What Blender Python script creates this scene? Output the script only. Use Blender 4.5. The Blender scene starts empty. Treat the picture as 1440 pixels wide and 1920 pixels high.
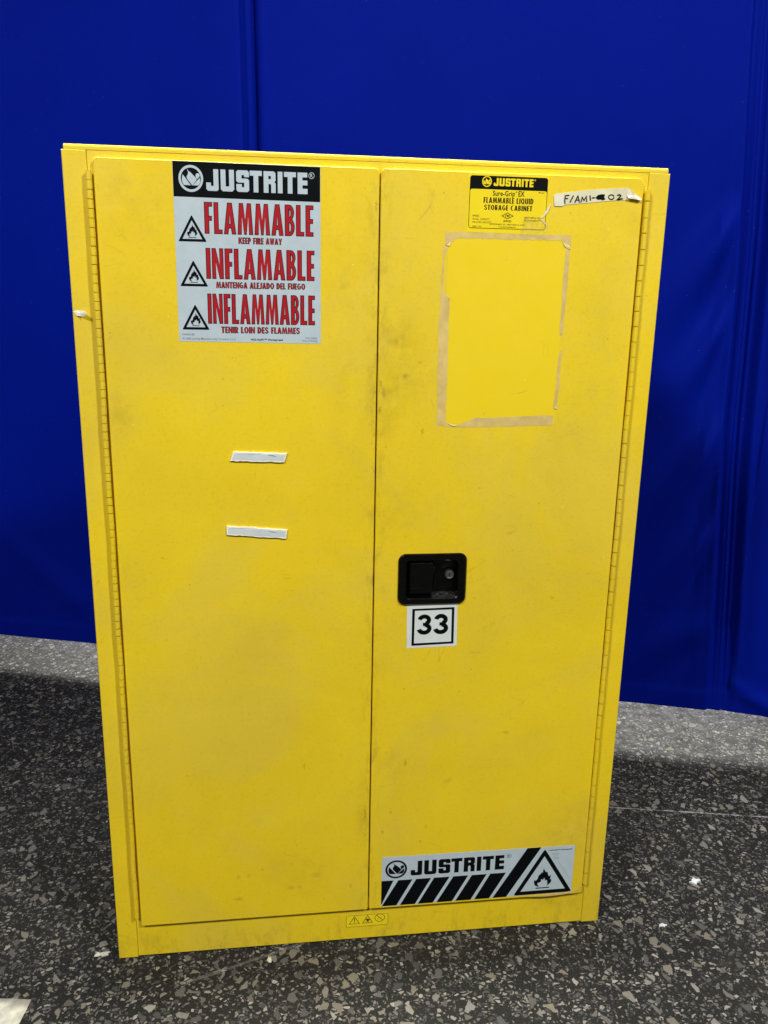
import bpy, bmesh, math, random
from mathutils import Vector, Matrix, geometry
random.seed(7)
C = bpy.context.scene.collection
sc = bpy.context.scene
R = math.radians

# ------------------------------------------------------------------ camera, light, exposure
cam = bpy.data.cameras.new('camera')
cam.sensor_fit = 'VERTICAL'; cam.sensor_height = 36.0; cam.lens = 29.054
cam.clip_start = 0.05; cam.clip_end = 60
co = bpy.data.objects.new('camera', cam); C.objects.link(co); sc.camera = co
PAN, TILT, ROLL = 0.131329982, 0.249501848, 0.0193274927
fwd = Vector((math.sin(PAN)*math.cos(TILT), math.cos(PAN)*math.cos(TILT), -math.sin(TILT)))
rgt = Vector((math.cos(PAN), -math.sin(PAN), 0)); upv = rgt.cross(fwd)
r2 = math.cos(ROLL)*rgt + math.sin(ROLL)*upv; u2 = -math.sin(ROLL)*rgt + math.cos(ROLL)*upv
m = Matrix((r2, u2, -fwd)).transposed().to_4x4(); m.translation = Vector((-0.18792, -1.57065, 1.40675))
co.matrix_world = m

w = bpy.data.worlds.new('World'); sc.world = w; w.use_nodes = True
w.node_tree.nodes['Background'].inputs[0].default_value = (0.52, 0.56, 0.60, 1)
w.node_tree.nodes['Background'].inputs[1].default_value = 0.13

def area(name, loc, target, power, sx, sy, col=(1, 1, 1)):
    l = bpy.data.lights.new(name, 'AREA'); l.shape = 'RECTANGLE'; l.size = sx; l.size_y = sy
    l.energy = power; l.color = col
    o = bpy.data.objects.new(name, l); C.objects.link(o); o.location = loc
    o.rotation_euler = (Vector(target) - Vector(loc)).to_track_quat('-Z', 'Y').to_euler()
    return o
area('overhead_lamp', (2.7, -3.4, 5.0), (0, 0, 0.9), 240, 0.42, 0.42, (1.0, 0.97, 0.90))
area('overhead_lamp', (-2.7, -3.4, 5.0), (0, 0, 0.9), 234, 1.0, 0.8, (1.0, 0.97, 0.90))
area('overhead_lamp', (0.05, 0.22, 4.4), (0.05, 0.06, 1.65), 8, 1.3, 0.25, (1.0, 0.98, 0.94)).data.spread = R(36)  # added narrow-spread light, only to brighten the cabinet's top lip
# the lit hall behind the curtain: its light reaches the floor under the hem
area('hall_lamp', (1.6, 7.4, 2.2), (0.0, 1.0, 0.0), 2000, 9.0, 0.7, (1.0, 0.99, 0.94))

sc.view_settings.view_transform = 'Standard'; sc.view_settings.look = 'None'
sc.view_settings.exposure = 0.0; sc.view_settings.gamma = 1.0; sc.view_settings.use_curve_mapping = False

# ------------------------------------------------------------------ material helpers
class NT:
    def __init__(self, name):
        self.m = bpy.data.materials.new(name); self.m.use_nodes = True
        self.t = self.m.node_tree; self.b = self.t.nodes['Principled BSDF']
        self.co = self.n('ShaderNodeTexCoord').outputs['Object']
    def n(self, typ, **kw):
        x = self.t.nodes.new(typ)
        for k, v in kw.items(): setattr(x, k, v)
        return x
    def put(self, sock, v):
        if isinstance(v, bpy.types.NodeSocket): self.t.links.new(v, sock)
        elif v is not None: sock.default_value = v
    def math(self, op, a, b=None, c=None, clamp=False):
        x = self.n('ShaderNodeMath', operation=op, use_clamp=clamp)
        self.put(x.inputs[0], a); self.put(x.inputs[1], b)
        if c is not None: self.put(x.inputs[2], c)
        return x.outputs[0]
    def vmath(self, op, a, b=None):
        x = self.n('ShaderNodeVectorMath', operation=op)
        self.put(x.inputs[0], a); self.put(x.inputs[1], b)
        return x.outputs['Value'] if op in ('LENGTH', 'DOT_PRODUCT', 'DISTANCE') else x.outputs[0]
    def noise(self, scale, detail=4, rough=0.55, vec=None, dist=0.0):
        x = self.n('ShaderNodeTexNoise'); self.put(x.inputs['Vector'], vec or self.co)
        x.inputs['Scale'].default_value = scale; x.inputs['Detail'].default_value = detail
        x.inputs['Roughness'].default_value = rough; x.inputs['Distortion'].default_value = dist
        return x.outputs['Fac']
    def rng(self, v, a, b, c=0.0, d=1.0, smooth=False):
        x = self.n('ShaderNodeMapRange', clamp=True)
        if smooth: x.interpolation_type = 'SMOOTHSTEP'
        self.put(x.inputs['Value'], v)
        for k, q in zip(('From Min', 'From Max', 'To Min', 'To Max'), (a, b, c, d)): self.put(x.inputs[k], q)
        return x.outputs['Result']
    def mix(self, f, a, b, mode='MIX'):
        x = self.n('ShaderNodeMix', data_type='RGBA', blend_type=mode)
        self.put(x.inputs[0], f)
        self.put(x.inputs[6], a if isinstance(a, bpy.types.NodeSocket) else (*a, 1))
        self.put(x.inputs[7], b if isinstance(b, bpy.types.NodeSocket) else (*b, 1))
        return x.outputs[2]
    def bump(self, h, strength=0.1, dist=0.001):
        x = self.n('ShaderNodeBump'); x.inputs['Strength'].default_value = strength
        x.inputs['Distance'].default_value = dist; self.put(x.inputs['Height'], h)
        self.t.links.new(x.outputs[0], self.b.inputs['Normal'])
    def out(self, col, rough=0.5, spec=0.5, metal=0.0):
        self.put(self.b.inputs['Base Color'], col if isinstance(col, bpy.types.NodeSocket) else (*col, 1))
        self.put(self.b.inputs['Roughness'], rough)
        self.put(self.b.inputs['Specular IOR Level'], spec); self.put(self.b.inputs['Metallic'], metal)
        return self.m

def flat_print(name, col, rough=0.45, spec=0.4, var=0.05, dirt=0.0):
    k = NT(name)
    c = k.mix(k.rng(k.noise(45, 5), 0.35, 0.7), tuple(v*(1-var) for v in col), tuple(min(1, v*(1+var)) for v in col))
    if dirt:
        c = k.mix(k.rng(k.noise(90, 6, 0.7), 0.6, 0.75, 0, dirt), c, tuple(v*0.45 for v in col))
    k.bump(k.noise(260, 2), 0.06, 0.0006)
    return k.out(c, rough, spec)

# grime and chips of the paint: x, z, half width, half height, strength (metres on the cabinet front)
SMUDGES = [(.032,1.344,.0505,.0294,.5),(.054,1.276,.0616,.0605,.4),(.017,1.215,.0308,.0615,.5),(.034,1.005,.064,.0547,.35),
 (-.455,1.594,.0357,.0346,.28),(-.403,1.556,.0545,.053,.25),(-.476,1.199,.0237,.0395,.4),(-.067,1.275,.0502,.0904,.2),
 (-.059,1.494,.0388,.1127,.2),(.077,.791,.0666,.0704,.2),(-.154,.189,.0934,.0546,.25),(-.015,.326,.0163,.0664,.5),
 (.446,.253,.0758,.0842,.3),(.052,.451,.0464,.0386,.25),(.482,1.556,.0209,.0285,.2),(-.47,.03,.03,.03,.5),(.44,.065,.06,.02,.6)]
CHIPS = [(.054,1.27,.0062,.006,.8),(.007,1.257,.0031,.006,.9),(.014,1.235,.0041,.0091,.7),(.006,1.205,.0031,.0081,.9),
 (-.002,.864,.0032,.0158,.8),(-.14,.454,.0016,.0089,1),(-.285,.138,.0115,.0041,.6),(-.262,.195,.0045,.0053,.5),
 (-.284,.194,.0046,.0054,.5),(-.152,.158,.0046,.0041,.6),(-.17,.157,.0105,.0054,.4),(-.116,.186,.0117,.0081,.4),
 (-.04,.152,.0024,.0056,.7),(-.233,.209,.0017,.0027,.9),(-.01,.333,.0018,.0237,.7),(.075,.45,.0034,.0102,.6),
 (.292,.511,.0083,.0039,.6),(.046,.331,.0029,.004,.7),(.029,.283,.0029,.0053,.8),(.124,.29,.0036,.004,.6),
 (.113,.254,.0036,.0041,.6),(.09,1.164,.0031,.0063,.6),(-.006,1.571,.0019,.0109,.8),(.036,1.335,.0041,.0039,.6),
 (.082,1.296,.0062,.0029,.5),(-.003,1.159,.0031,.0031,.5),(.374,.817,.0046,.0036,.6)]

def yellow_paint():
    k = NT('yellow_cabinet_paint')
    sep = k.n('ShaderNodeSeparateXYZ'); k.put(sep.inputs[0], k.co)
    X, Z = sep.outputs[0], sep.outputs[2]
    flatco = k.n('ShaderNodeCombineXYZ'); k.put(flatco.inputs[0], X); k.put(flatco.inputs[2], Z)
    P = flatco.outputs[0]
    wn = k.n('ShaderNodeTexNoise'); k.put(wn.inputs['Vector'], P); wn.inputs['Scale'].default_value = 60; wn.inputs['Detail'].default_value = 3
    warp = k.vmath('SCALE', k.vmath('SUBTRACT', wn.outputs['Color'], (0.5, 0.5, 0.5)))
    warp.node.inputs['Scale'].default_value = 0.012
    Pw = k.vmath('ADD', P, warp)
    def blob(src, b, soft):
        d = k.vmath('LENGTH', k.vmath('MULTIPLY', k.vmath('SUBTRACT', src, (b[0], 0, b[1])), (1/b[2], 0, 1/b[3])))
        return k.rng(d, 1.5 if soft else 1.25, 0.1 if soft else 0.2, 0, b[4]*(1.15 if soft else 1.0), soft)
    acc = 0.0
    for b in SMUDGES: acc = k.math('ADD', acc, blob(Pw, b, True))
    sm_n = k.rng(k.noise(34, 7, 0.68, P), 0.36, 0.66)
    smear = k.math('MULTIPLY', acc, sm_n)
    general = k.rng(k.noise(3.2, 6, 0.6, P, 0.4), 0.42, 0.72, 0, 0.30)
    fine = k.rng(k.noise(140, 4, 0.7, P), 0.52, 0.72, 0, 0.32)
    clean = k.math('MULTIPLY', k.math('MULTIPLY', k.math('GREATER_THAN', X, 0.128), k.math('LESS_THAN', X, 0.352)),
                   k.math('MULTIPLY', k.math('GREATER_THAN', Z, 1.18), k.math('LESS_THAN', Z, 1.52)))
    grime = k.math('MULTIPLY', k.math('ADD', k.math('ADD', general, fine), smear), k.math('SUBTRACT', 1.0, k.math('MULTIPLY', clean, 0.85)), clamp=True)
    base = k.mix(k.rng(k.noise(1.7, 3, 0.5), 0.3, 0.7), (0.87, 0.630, 0.013), (0.90, 0.672, 0.017))
    base = k.mix(clean, base, (0.91, 0.68, 0.011))
    # dull dusty zones where the gloss has gone, with hard uneven borders
    dust = k.math('MULTIPLY', k.rng(k.noise(2.6, 9, 0.66, P, 0.6), 0.47, 0.60, 0, 0.5), k.math('SUBTRACT', 1.0, k.math('MULTIPLY', clean, 0.9)))
    base = k.mix(dust, base, (0.77, 0.590, 0.066))
    c = k.mix(k.math('MULTIPLY', grime, 0.62), base, (0.42, 0.285, 0.022))
    # grime rubbed along the meeting edges of the doors and the foot of the frame
    seam = k.rng(k.math('ABSOLUTE', X), 0.035, 0.0, 0, 1, True)
    foot = k.rng(Z, 0.11, 0.0, 0, 0.8, True)
    edge = k.math('MULTIPLY', k.math('ADD', seam, foot), k.rng(k.noise(26, 8, 0.72, k.vmath('MULTIPLY', P, (1.6, 1, 0.7))), 0.50, 0.70, 0, 0.55), clamp=True)
    c = k.mix(edge, c, (0.33, 0.22, 0.025))
    # hairline scratches
    hl = 0.0
    for sc_, off, st_ in ((3.1, 4.7, (1, 1, 3.2)), (4.3, 9.1, (3.4, 1, 1)), (2.2, 17.3, (1, 1, 1))):
        q = k.noise(sc_, 2, 0.5, k.vmath('ADD', k.vmath('MULTIPLY', P, st_), (off, 0, off)))
        ln = k.rng(k.math('ABSOLUTE', k.math('SUBTRACT', q, 0.5)), 0.0045, 0.0008)
        hl = k.math('ADD', hl, k.math('MULTIPLY', ln, k.rng(k.noise(11, 4, 0.7, k.vmath('ADD', P, (off, 0, 0))), 0.57, 0.66)))
    c = k.mix(k.math('MULTIPLY', hl, 0.38, clamp=True), c, (0.50, 0.35, 0.03))
    chips = 0.0
    w2 = k.n('ShaderNodeTexNoise'); k.put(w2.inputs['Vector'], P); w2.inputs['Scale'].default_value = 300; w2.inputs['Detail'].default_value = 3
    warp2 = k.vmath('SCALE', k.vmath('SUBTRACT', w2.outputs['Color'], (0.5, 0.5, 0.5))); warp2.node.inputs['Scale'].default_value = 0.013
    Pc = k.vmath('ADD', P, warp2)
    for b in CHIPS: chips = k.math('ADD', chips, blob(Pc, b, False))
    speck = k.n('ShaderNodeTexVoronoi'); k.put(speck.inputs['Vector'], P); speck.inputs['Scale'].default_value = 42
    sepc = k.n('ShaderNodeSeparateColor'); k.put(sepc.inputs[0], speck.outputs['Color'])
    specks = k.math('MULTIPLY', k.math('LESS_THAN', speck.outputs['Distance'], k.math('MULTIPLY', sepc.outputs[1], 0.085)), k.math('GREATER_THAN', sepc.outputs[0], 0.72))
    lights = k.math('MULTIPLY', k.math('LESS_THAN', speck.outputs['Distance'], 0.06), k.math('LESS_THAN', sepc.outputs[0], 0.12))
    chips = k.math('ADD', chips, k.math('MULTIPLY', specks, 0.45), clamp=True)
    c = k.mix(k.math('MULTIPLY', chips, 0.55), c, (0.13, 0.09, 0.02))
    c = k.mix(k.math('MULTIPLY', lights, 0.5), c, (0.95, 0.86, 0.35))
    # long faint rub marks
    st = k.vmath('MULTIPLY', P, (90, 1, 1.6))
    rub = k.rng(k.noise(1.0, 4, 0.6, st), 0.66, 0.76, 0, 0.22)
    c = k.mix(k.math('MULTIPLY', rub, k.rng(k.noise(2.3, 2), 0.45, 0.65)), c, (0.94, 0.78, 0.16))
    k.bump(k.math('ADD', k.math('MULTIPLY', k.noise(2.2, 2), 11.0), k.noise(420, 2, 0.5)), 0.10, 0.0012)
    return k.out(c, k.rng(k.noise(22, 5), 0.3, 0.7, 0.40, 0.58), 0.42)

def floor_mat():
    k = NT('ground_aggregate_floor')
    sep = k.n('ShaderNodeSeparateXYZ'); k.put(sep.inputs[0], k.co)
    wn = k.n('ShaderNodeTexNoise'); k.put(wn.inputs['Vector'], k.co); wn.inputs['Scale'].default_value = 55; wn.inputs['Detail'].default_value = 2
    wv = k.vmath('SCALE', k.vmath('SUBTRACT', wn.outputs['Color'], (.5, .5, .5))); wv.node.inputs['Scale'].default_value = 0.010
    base = k.vmath('ADD', k.co, wv)
    dark = k.mix(k.rng(k.noise(1.6, 4), 0.3, 0.7), (0.012, 0.012, 0.0116), (0.022, 0.022, 0.0205))
    dark = k.mix(k.rng(k.noise(240, 4, 0.7), 0.45, 0.75, 0, 0.6), dark, (0.062, 0.060, 0.056))
    col = dark; hsum = 0.0
    def layer(col, scale, rot, stretch, lo, hi, keep, tint):
        mp = k.n('ShaderNodeMapping'); k.put(mp.inputs[0], base)
        mp.inputs['Rotation'].default_value = (0, 0, rot); mp.inputs['Scale'].default_value = (scale, scale*stretch, 0)
        mp.inputs['Location'].default_value = (random.random()*50, random.random()*50, 0)
        v1 = k.n('ShaderNodeTexVoronoi', voronoi_dimensions='2D', feature='DISTANCE_TO_EDGE'); k.put(v1.inputs['Vector'], mp.outputs[0]); v1.inputs['Scale'].default_value = 1
        v2 = k.n('ShaderNodeTexVoronoi', voronoi_dimensions='2D', feature='F1'); k.put(v2.inputs['Vector'], mp.outputs[0]); v2.inputs['Scale'].default_value = 1
        s = k.n('ShaderNodeSeparateColor'); k.put(s.inputs[0], v2.outputs['Color'])
        thr = k.rng(s.outputs[0], 0, 1, lo, hi); tint = [tuple(v*0.92 for v in t) for t in tint]
        mask = k.math('MULTIPLY', k.rng(k.math('SUBTRACT', v1.outputs['Distance'], thr), 0, 0.03), k.math('LESS_THAN', s.outputs[1], keep))
        ramp = k.n('ShaderNodeValToRGB'); k.put(ramp.inputs[0], s.outputs[2])
        e = ramp.color_ramp.elements
        e[0].position = 0.0; e[0].color = (*tint[0], 1); e[1].position = 1.0; e[1].color = (*tint[-1], 1)
        for i, t in enumerate(tint[1:-1], 1):
            q = e.new(i/(len(tint)-1)); q.color = (*t, 1)
        stone = k.mix(k.rng(k.noise(150, 4, 0.65), 0.35, 0.7, 0, 0.45), ramp.outputs[0], k.mix(1.0, ramp.outputs[0], (0.62, 0.6, 0.58), 'MULTIPLY'))
        return k.mix(mask, col, stone), mask
    G = [(0.055,0.056,0.056), (0.075,0.076,0.074), (0.12,0.117,0.11), (0.18,0.174,0.16), (0.25,0.24,0.21), (0.38,0.36,0.32)]
    col, m1 = layer(col, 190, 0.4, 0.75, 0.08, 0.30, 0.34, G[:5])
    col, m2 = layer(col, 82, -0.5, 1.35, 0.11, 0.32, 0.46, G)
    col, m3 = layer(col, 50, 0.9, 0.7, 0.12, 0.36, 0.36, [(0.07,0.07,0.07), (0.11,0.107,0.10), (0.15,0.14,0.13), (0.22,0.20,0.15), (0.20,0.198,0.185), (0.34,0.325,0.28)])
    # scuffed paler zones and white dust
    col = k.mix(k.rng(k.noise(7, 6, 0.7), 0.60, 0.80, 0, 0.16), col, (0.20, 0.20, 0.19))
    def line(ax, ay, bx, by, wd, colr, amt, brk):
        nonlocal col
        L = math.hypot(bx-ax, by-ay); dx, dy = (bx-ax)/L, (by-ay)/L
        rel = k.vmath('SUBTRACT', k.vmath('ADD', k.co, k.vmath('SCALE', wv)), (ax, ay, 0))
        rel.node.inputs[0].links[0].from_node.inputs[1].links[0].from_node.inputs['Scale'].default_value = 0.5
        along = k.vmath('DOT_PRODUCT', rel, (dx, dy, 0)); across = k.math('ABSOLUTE', k.vmath('DOT_PRODUCT', rel, (-dy, dx, 0)))
        mk = k.math('MULTIPLY', k.rng(across, wd, wd*0.4), k.math('MULTIPLY', k.math('GREATER_THAN', along, 0), k.math('LESS_THAN', along, L)))
        mk = k.math('MULTIPLY', mk, k.rng(k.noise(brk, 4, 0.7), 0.38, 0.6, 0, amt))
        col = k.mix(mk, col, colr)
    line(0.60, 0.466, 1.7, 0.237, 0.0035, (0.42, 0.43, 0.43), 0.9, 30)
    line(0.96, 0.998, 1.45, 0.880, 0.004, (0.008, 0.008, 0.008), 0.95, 14)
    line(-0.40, -0.083, -0.10, 0.02, 0.006, (0.26, 0.26, 0.26), 0.5, 40)
    k.bump(k.math('ADD', k.noise(60, 5), k.math('MULTIPLY', m3, 0.3)), 0.16, 0.002)
    return k.out(col, k.rng(k.noise(30, 5, 0.6), 0.3, 0.7, 0.5, 0.75), 0.05)

def curtain_mat():
    k = NT('blue_curtain_fabric')
    c = k.mix(k.rng(k.noise(1.4, 4), 0.3, 0.7), (0.0005, 0.0072, 0.250), (0.0008, 0.0098, 0.300))
    c = k.mix(k.rng(k.noise(520, 2), 0.4, 0.7, 0, 0.25), c, (0.003, 0.018, 0.34))
    sp = k.n('ShaderNodeTexVoronoi'); k.put(sp.inputs['Vector'], k.co); sp.inputs['Scale'].default_value = 60
    s = k.n('ShaderNodeSeparateColor'); k.put(s.inputs[0], sp.outputs['Color'])
    lint = k.math('MULTIPLY', k.math('LESS_THAN', sp.outputs['Distance'], 0.09), k.math('GREATER_THAN', s.outputs[0], 0.9))
    c = k.mix(k.math('MULTIPLY', lint, 0.25), c, (0.12, 0.16, 0.42))
    wv = k.noise(900, 1)
    k.bump(wv, 0.08, 0.0005)
    return k.out(c, 0.62, 0.025)

YEL = yellow_paint(); FLOOR = floor_mat(); BLUE = curtain_mat()
WHITE = flat_print('silver_white_sticker', (0.50, 0.60, 0.675), 0.40, 0.4, 0.04, 0.10)
PAPER = flat_print('white_paper_sticker', (0.70, 0.76, 0.76), 0.5, 0.3, 0.03, 0.10)
BLACK = flat_print('black_print', (0.0018, 0.0030, 0.0040), 0.42, 0.16, 0.2, 0.0)
RED = flat_print('red_print', (0.42, 0.006, 0.014), 0.45, 0.4, 0.06)
YLAB = flat_print('yellow_label_vinyl', (0.92, 0.72, 0.012), 0.4, 0.4, 0.03, 0.12)
INK = flat_print('brown_print', (0.12, 0.075, 0.012), 0.5, 0.3, 0.1)
FAINT = flat_print('grey_small_print', (0.16, 0.19, 0.22), 0.5, 0.3, 0.1)
TAN = flat_print('tape_adhesive_residue', (0.71, 0.535, 0.185), 0.6, 0.3, 0.12, 0.32)
MASK = flat_print('masking_tape', (0.74, 0.71, 0.50), 0.6, 0.25, 0.10, 0.10)
MASKHI = flat_print('crumpled_tape_paper', (0.80, 0.76, 0.62), 0.5, 0.3, 0.10, 0.25)
FOAM = flat_print('white_foam_tape', (0.92, 0.90, 0.78), 0.6, 0.2, 0.05, 0.0)
PAD = flat_print('pale_adhesive_face', (0.62, 0.70, 0.74), 0.5, 0.3, 0.06, 0.25)
SCRAP = flat_print('white_scrap_paper', (0.62, 0.61, 0.52), 0.7, 0.2, 0.25, 0.3)
def plastic():
    k = NT('black_plastic'); k.bump(k.noise(300, 3), 0.08, 0.0005)
    sep = k.n('ShaderNodeSeparateXYZ'); k.put(sep.inputs[0], k.co)
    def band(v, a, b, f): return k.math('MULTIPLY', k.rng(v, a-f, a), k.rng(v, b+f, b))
    scuff_glint = k.math('MULTIPLY', k.math('MULTIPLY', band(sep.outputs[0], .124, .170, .004), band(sep.outputs[2], .8245, .8275, .0015)), k.rng(k.noise(160, 5, .7), .38, .6))  # grey scuff on the tray ledge, doubling as a painted glint
    edge_glint = k.math('MULTIPLY', k.math('MULTIPLY', band(sep.outputs[0], .074, .120, .002), band(sep.outputs[2], .8962, .8975, .0008)), k.rng(k.noise(90, 4, .7), .35, .55))  # glint painted as a paler line along the paddle's top
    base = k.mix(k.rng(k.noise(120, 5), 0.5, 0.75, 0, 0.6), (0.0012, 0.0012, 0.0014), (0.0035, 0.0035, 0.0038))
    return k.out(k.mix(k.math('ADD', scuff_glint, edge_glint, clamp=True), base, (0.045, 0.046, 0.046)), k.rng(k.noise(40, 4), .3, .7, .16, .30), 0.5)
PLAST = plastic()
def steel():
    k = NT('worn_steel'); k.bump(k.noise(200, 3), 0.1, 0.0004)
    return k.out(k.mix(k.noise(90, 4), (0.50, 0.50, 0.49), (0.72, 0.72, 0.70)), 0.3, 0.5, 1.0)
STEEL = steel()
def clear():
    k = NT('clear_adhesive_tape'); k.bump(k.noise(120, 4), 0.6, 0.002)
    k.b.inputs['Alpha'].default_value = 0.18
    return k.out(k.mix(k.rng(k.noise(110, 4, .7), .45, .65), (0.55, 0.46, 0.10), (0.88, 0.84, 0.55)), 0.25, 0.6)
CLEAR = clear()
CURL = flat_print('curled_tan_tape', (0.78, 0.66, 0.32), 0.5, 0.3, 0.1, 0.15)

# ------------------------------------------------------------------ mesh helpers
def sarea(p): return 0.5*sum(p[i][0]*p[(i+1) % len(p)][1]-p[(i+1) % len(p)][0]*p[i][1] for i in range(len(p)))
def arc(cx, cz, rx, rz, a0, a1, n=12):
    return [(cx+rx*math.cos(R(a0+(a1-a0)*i/n)), cz+rz*math.sin(R(a0+(a1-a0)*i/n))) for i in range(n+1)]
def rrect(x0, x1, z0, z1, r, n=6):
    return arc(x1-r, z0+r, r, r, -90, 0, n)+arc(x1-r, z1-r, r, r, 0, 90, n)+arc(x0+r, z1-r, r, r, 90, 180, n)+arc(x0+r, z0+r, r, r, 180, 270, n)
def offset(poly, d):
    """move every edge outwards by d (anticlockwise contour)"""
    if sarea(poly) < 0: poly = poly[::-1]
    n = len(poly); out = []
    for i in range(n):
        a, b, c = Vector(poly[i-1]), Vector(poly[i]), Vector(poly[(i+1) % n])
        e1, e2 = (b-a), (c-b)
        if e1.length < 1e-9 or e2.length < 1e-9: out.append(tuple(b)); continue
        e1.normalize(); e2.normalize()
        n1, n2 = Vector((e1.y, -e1.x)), Vector((e2.y, -e2.x))
        mm = n1+n2
        if mm.length < 0.3: mm = n1*0.3 if mm.length < 1e-6 else mm.normalized()*0.3
        out.append(tuple(b+mm*(2*d/max(mm.length_squared, 0.6))*1.0))
    return out

class MB:
    """collects faces of one mesh; y is the depth, x and z the face plane"""
    def __init__(self): self.v = []; self.f = []; self.mi = []; self.mats = []; self.sm = []
    def mat(self, m):
        if m not in self.mats: self.mats.append(m)
        return self.mats.index(m)
    def face(self, pts, m, smooth=False):
        i = len(self.v); self.v += [tuple(p) for p in pts]; self.f.append(list(range(i, i+len(pts)))); self.mi.append(self.mat(m)); self.sm.append(smooth)
    def poly(self, contours, y, m):
        """flat filled shape facing the viewer (-y); contours[0] outer, the rest holes, points (x, z)"""
        cs = [[Vector((p[0], p[1], 0)) for p in c] for c in contours]
        flat = [p for c in cs for p in c]
        if len(cs) == 1 and len(flat) == 3: tris = [(0, 1, 2)]
        else: tris = geometry.tessellate_polygon(cs)
        base = len(self.v); self.v += [(p.x, y, p.y) for p in flat]; k = self.mat(m)
        for t in tris:
            a, b, c = [flat[i] for i in t]
            s = (b.x-a.x)*(c.y-a.y)-(c.x-a.x)*(b.y-a.y)
            if abs(s) < 1e-13: continue
            t = t if s > 0 else (t[0], t[2], t[1])
            self.f.append([base+i for i in t]); self.mi.append(k); self.sm.append(False)
    def plate(self, contours, y0, y1, m, ch=0.0):
        """solid plate: front at y0, back at y1, chamfered front edge"""
        outer = contours[0] if sarea(contours[0]) > 0 else contours[0][::-1]
        holes = [h if sarea(h) > 0 else h[::-1] for h in contours[1:]]
        fo = offset(outer, -ch) if ch else outer
        fh = [offset(h, ch) if ch else h for h in holes]
        self.poly([fo]+fh, y0, m)
        def wall(a, ya, b, yb, inv=False):
            n = len(a)
            for i in range(n):
                j = (i+1) % n
                q = [(a[i][0], ya, a[i][1]), (b[i][0], yb, b[i][1]), (b[j][0], yb, b[j][1]), (a[j][0], ya, a[j][1])]
                self.face(q[::-1] if inv else q, m)
        for a, b, inv in [(fo, outer, False)]+[(fh[i], holes[i], True) for i in range(len(holes))]:
            if ch: wall(a, y0, b, y0+ch, inv)
            wall(b, y0+ch, b, y1, inv)
        i0 = len(self.f); self.poly([outer]+holes, y1, m)
        for i in range(i0, len(self.f)): self.f[i].reverse()
    def ribbon(self, path, wd, y, m, closed=False):
        P = [Vector(p) for p in path]; n = len(P); L = []; Rr = []
        for i in range(n):
            a = P[i-1] if (i > 0 or closed) else None; c = P[(i+1) % n] if (i < n-1 or closed) else None
            d = [(q).normalized() for q in ((P[i]-a) if a is not None else None, (c-P[i]) if c is not None else None) if q is not None and q.length > 1e-9]
            t = sum(d, Vector((0, 0)));
            if t.length < 1e-6: t = d[0]
            t.normalize(); nn = Vector((-t.y, t.x)); k = 1/max(0.5, abs(nn.dot(Vector((-d[0].y, d[0].x)))))
            ww = wd[i] if isinstance(wd, (list, tuple)) else wd
            L.append(P[i]+nn*ww*0.5*k); Rr.append(P[i]-nn*ww*0.5*k)
        for i in range(n if closed else n-1):
            j = (i+1) % n
            self.face([(Rr[i].x, y, Rr[i].y), (Rr[j].x, y, Rr[j].y), (L[j].x, y, L[j].y), (L[i].x, y, L[i].y)], m)
    def box(self, x0, x1, y0, y1, z0, z1, m):
        self.plate([[(x0, z0), (x1, z0), (x1, z1), (x0, z1)]], y0, y1, m)
    def build(self, name, parent=None, bevel=0.0):
        me = bpy.data.meshes.new(name); me.from_pydata(self.v, [], self.f)
        for mm in self.mats: me.materials.append(mm)
        for p, i, s in zip(me.polygons, self.mi, self.sm): p.material_index = i; p.use_smooth = s
        if bevel:
            bm = bmesh.new(); bm.from_mesh(me); bmesh.ops.remove_doubles(bm, verts=bm.verts, dist=1e-6)
            bmesh.ops.bevel(bm, geom=[e for e in bm.edges if len(e.link_faces) == 2 and e.calc_face_angle(0) > 0.5], offset=bevel, segments=3, affect='EDGES', profile=0.5)
            bm.to_mesh(me); bm.free()
        me.update()
        o = bpy.data.objects.new(name, me); C.objects.link(o)
        if parent: o.parent = parent
        return o

def font_mesh(s, off=0.0, spacing=1.0):
    c = bpy.data.curves.new('lettering', 'FONT'); c.body = s; c.offset = off; c.size = 1; c.space_character = spacing; c.resolution_u = 4
    o = bpy.data.objects.new('lettering', c); C.objects.link(o)
    bpy.context.view_layer.update()
    me = bpy.data.meshes.new_from_object(o.evaluated_get(bpy.context.evaluated_depsgraph_get()))
    vs = [(v.co.x, v.co.y) for v in me.vertices]; fs = [list(p.vertices) for p in me.polygons]
    bpy.data.objects.remove(o); bpy.data.curves.remove(c); bpy.data.meshes.remove(me)
    return vs, fs
def text(mb, s, x0, x1, z0, z1, y, m, off=0.0, slope=0.0, spacing=1.0):
    vs, fs = font_mesh(s, off, spacing)
    a, b = min(v[0] for v in vs), max(v[0] for v in vs); c, d = min(v[1] for v in vs), max(v[1] for v in vs)
    base = len(mb.v); k = mb.mat(m)
    pts = [(x0+(v[0]-a)/(b-a)*(x1-x0), z0+(v[1]-c)/(d-c)*(z1-z0)) for v in vs]
    mb.v += [(p[0], y, p[1]+slope*(p[0]-x0)) for p in pts]
    for f in fs:
        if sarea([pts[i] for i in f]) < 0: f = f[::-1]
        mb.f.append([base+i for i in f]); mb.mi.append(k); mb.sm.append(False)

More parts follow.
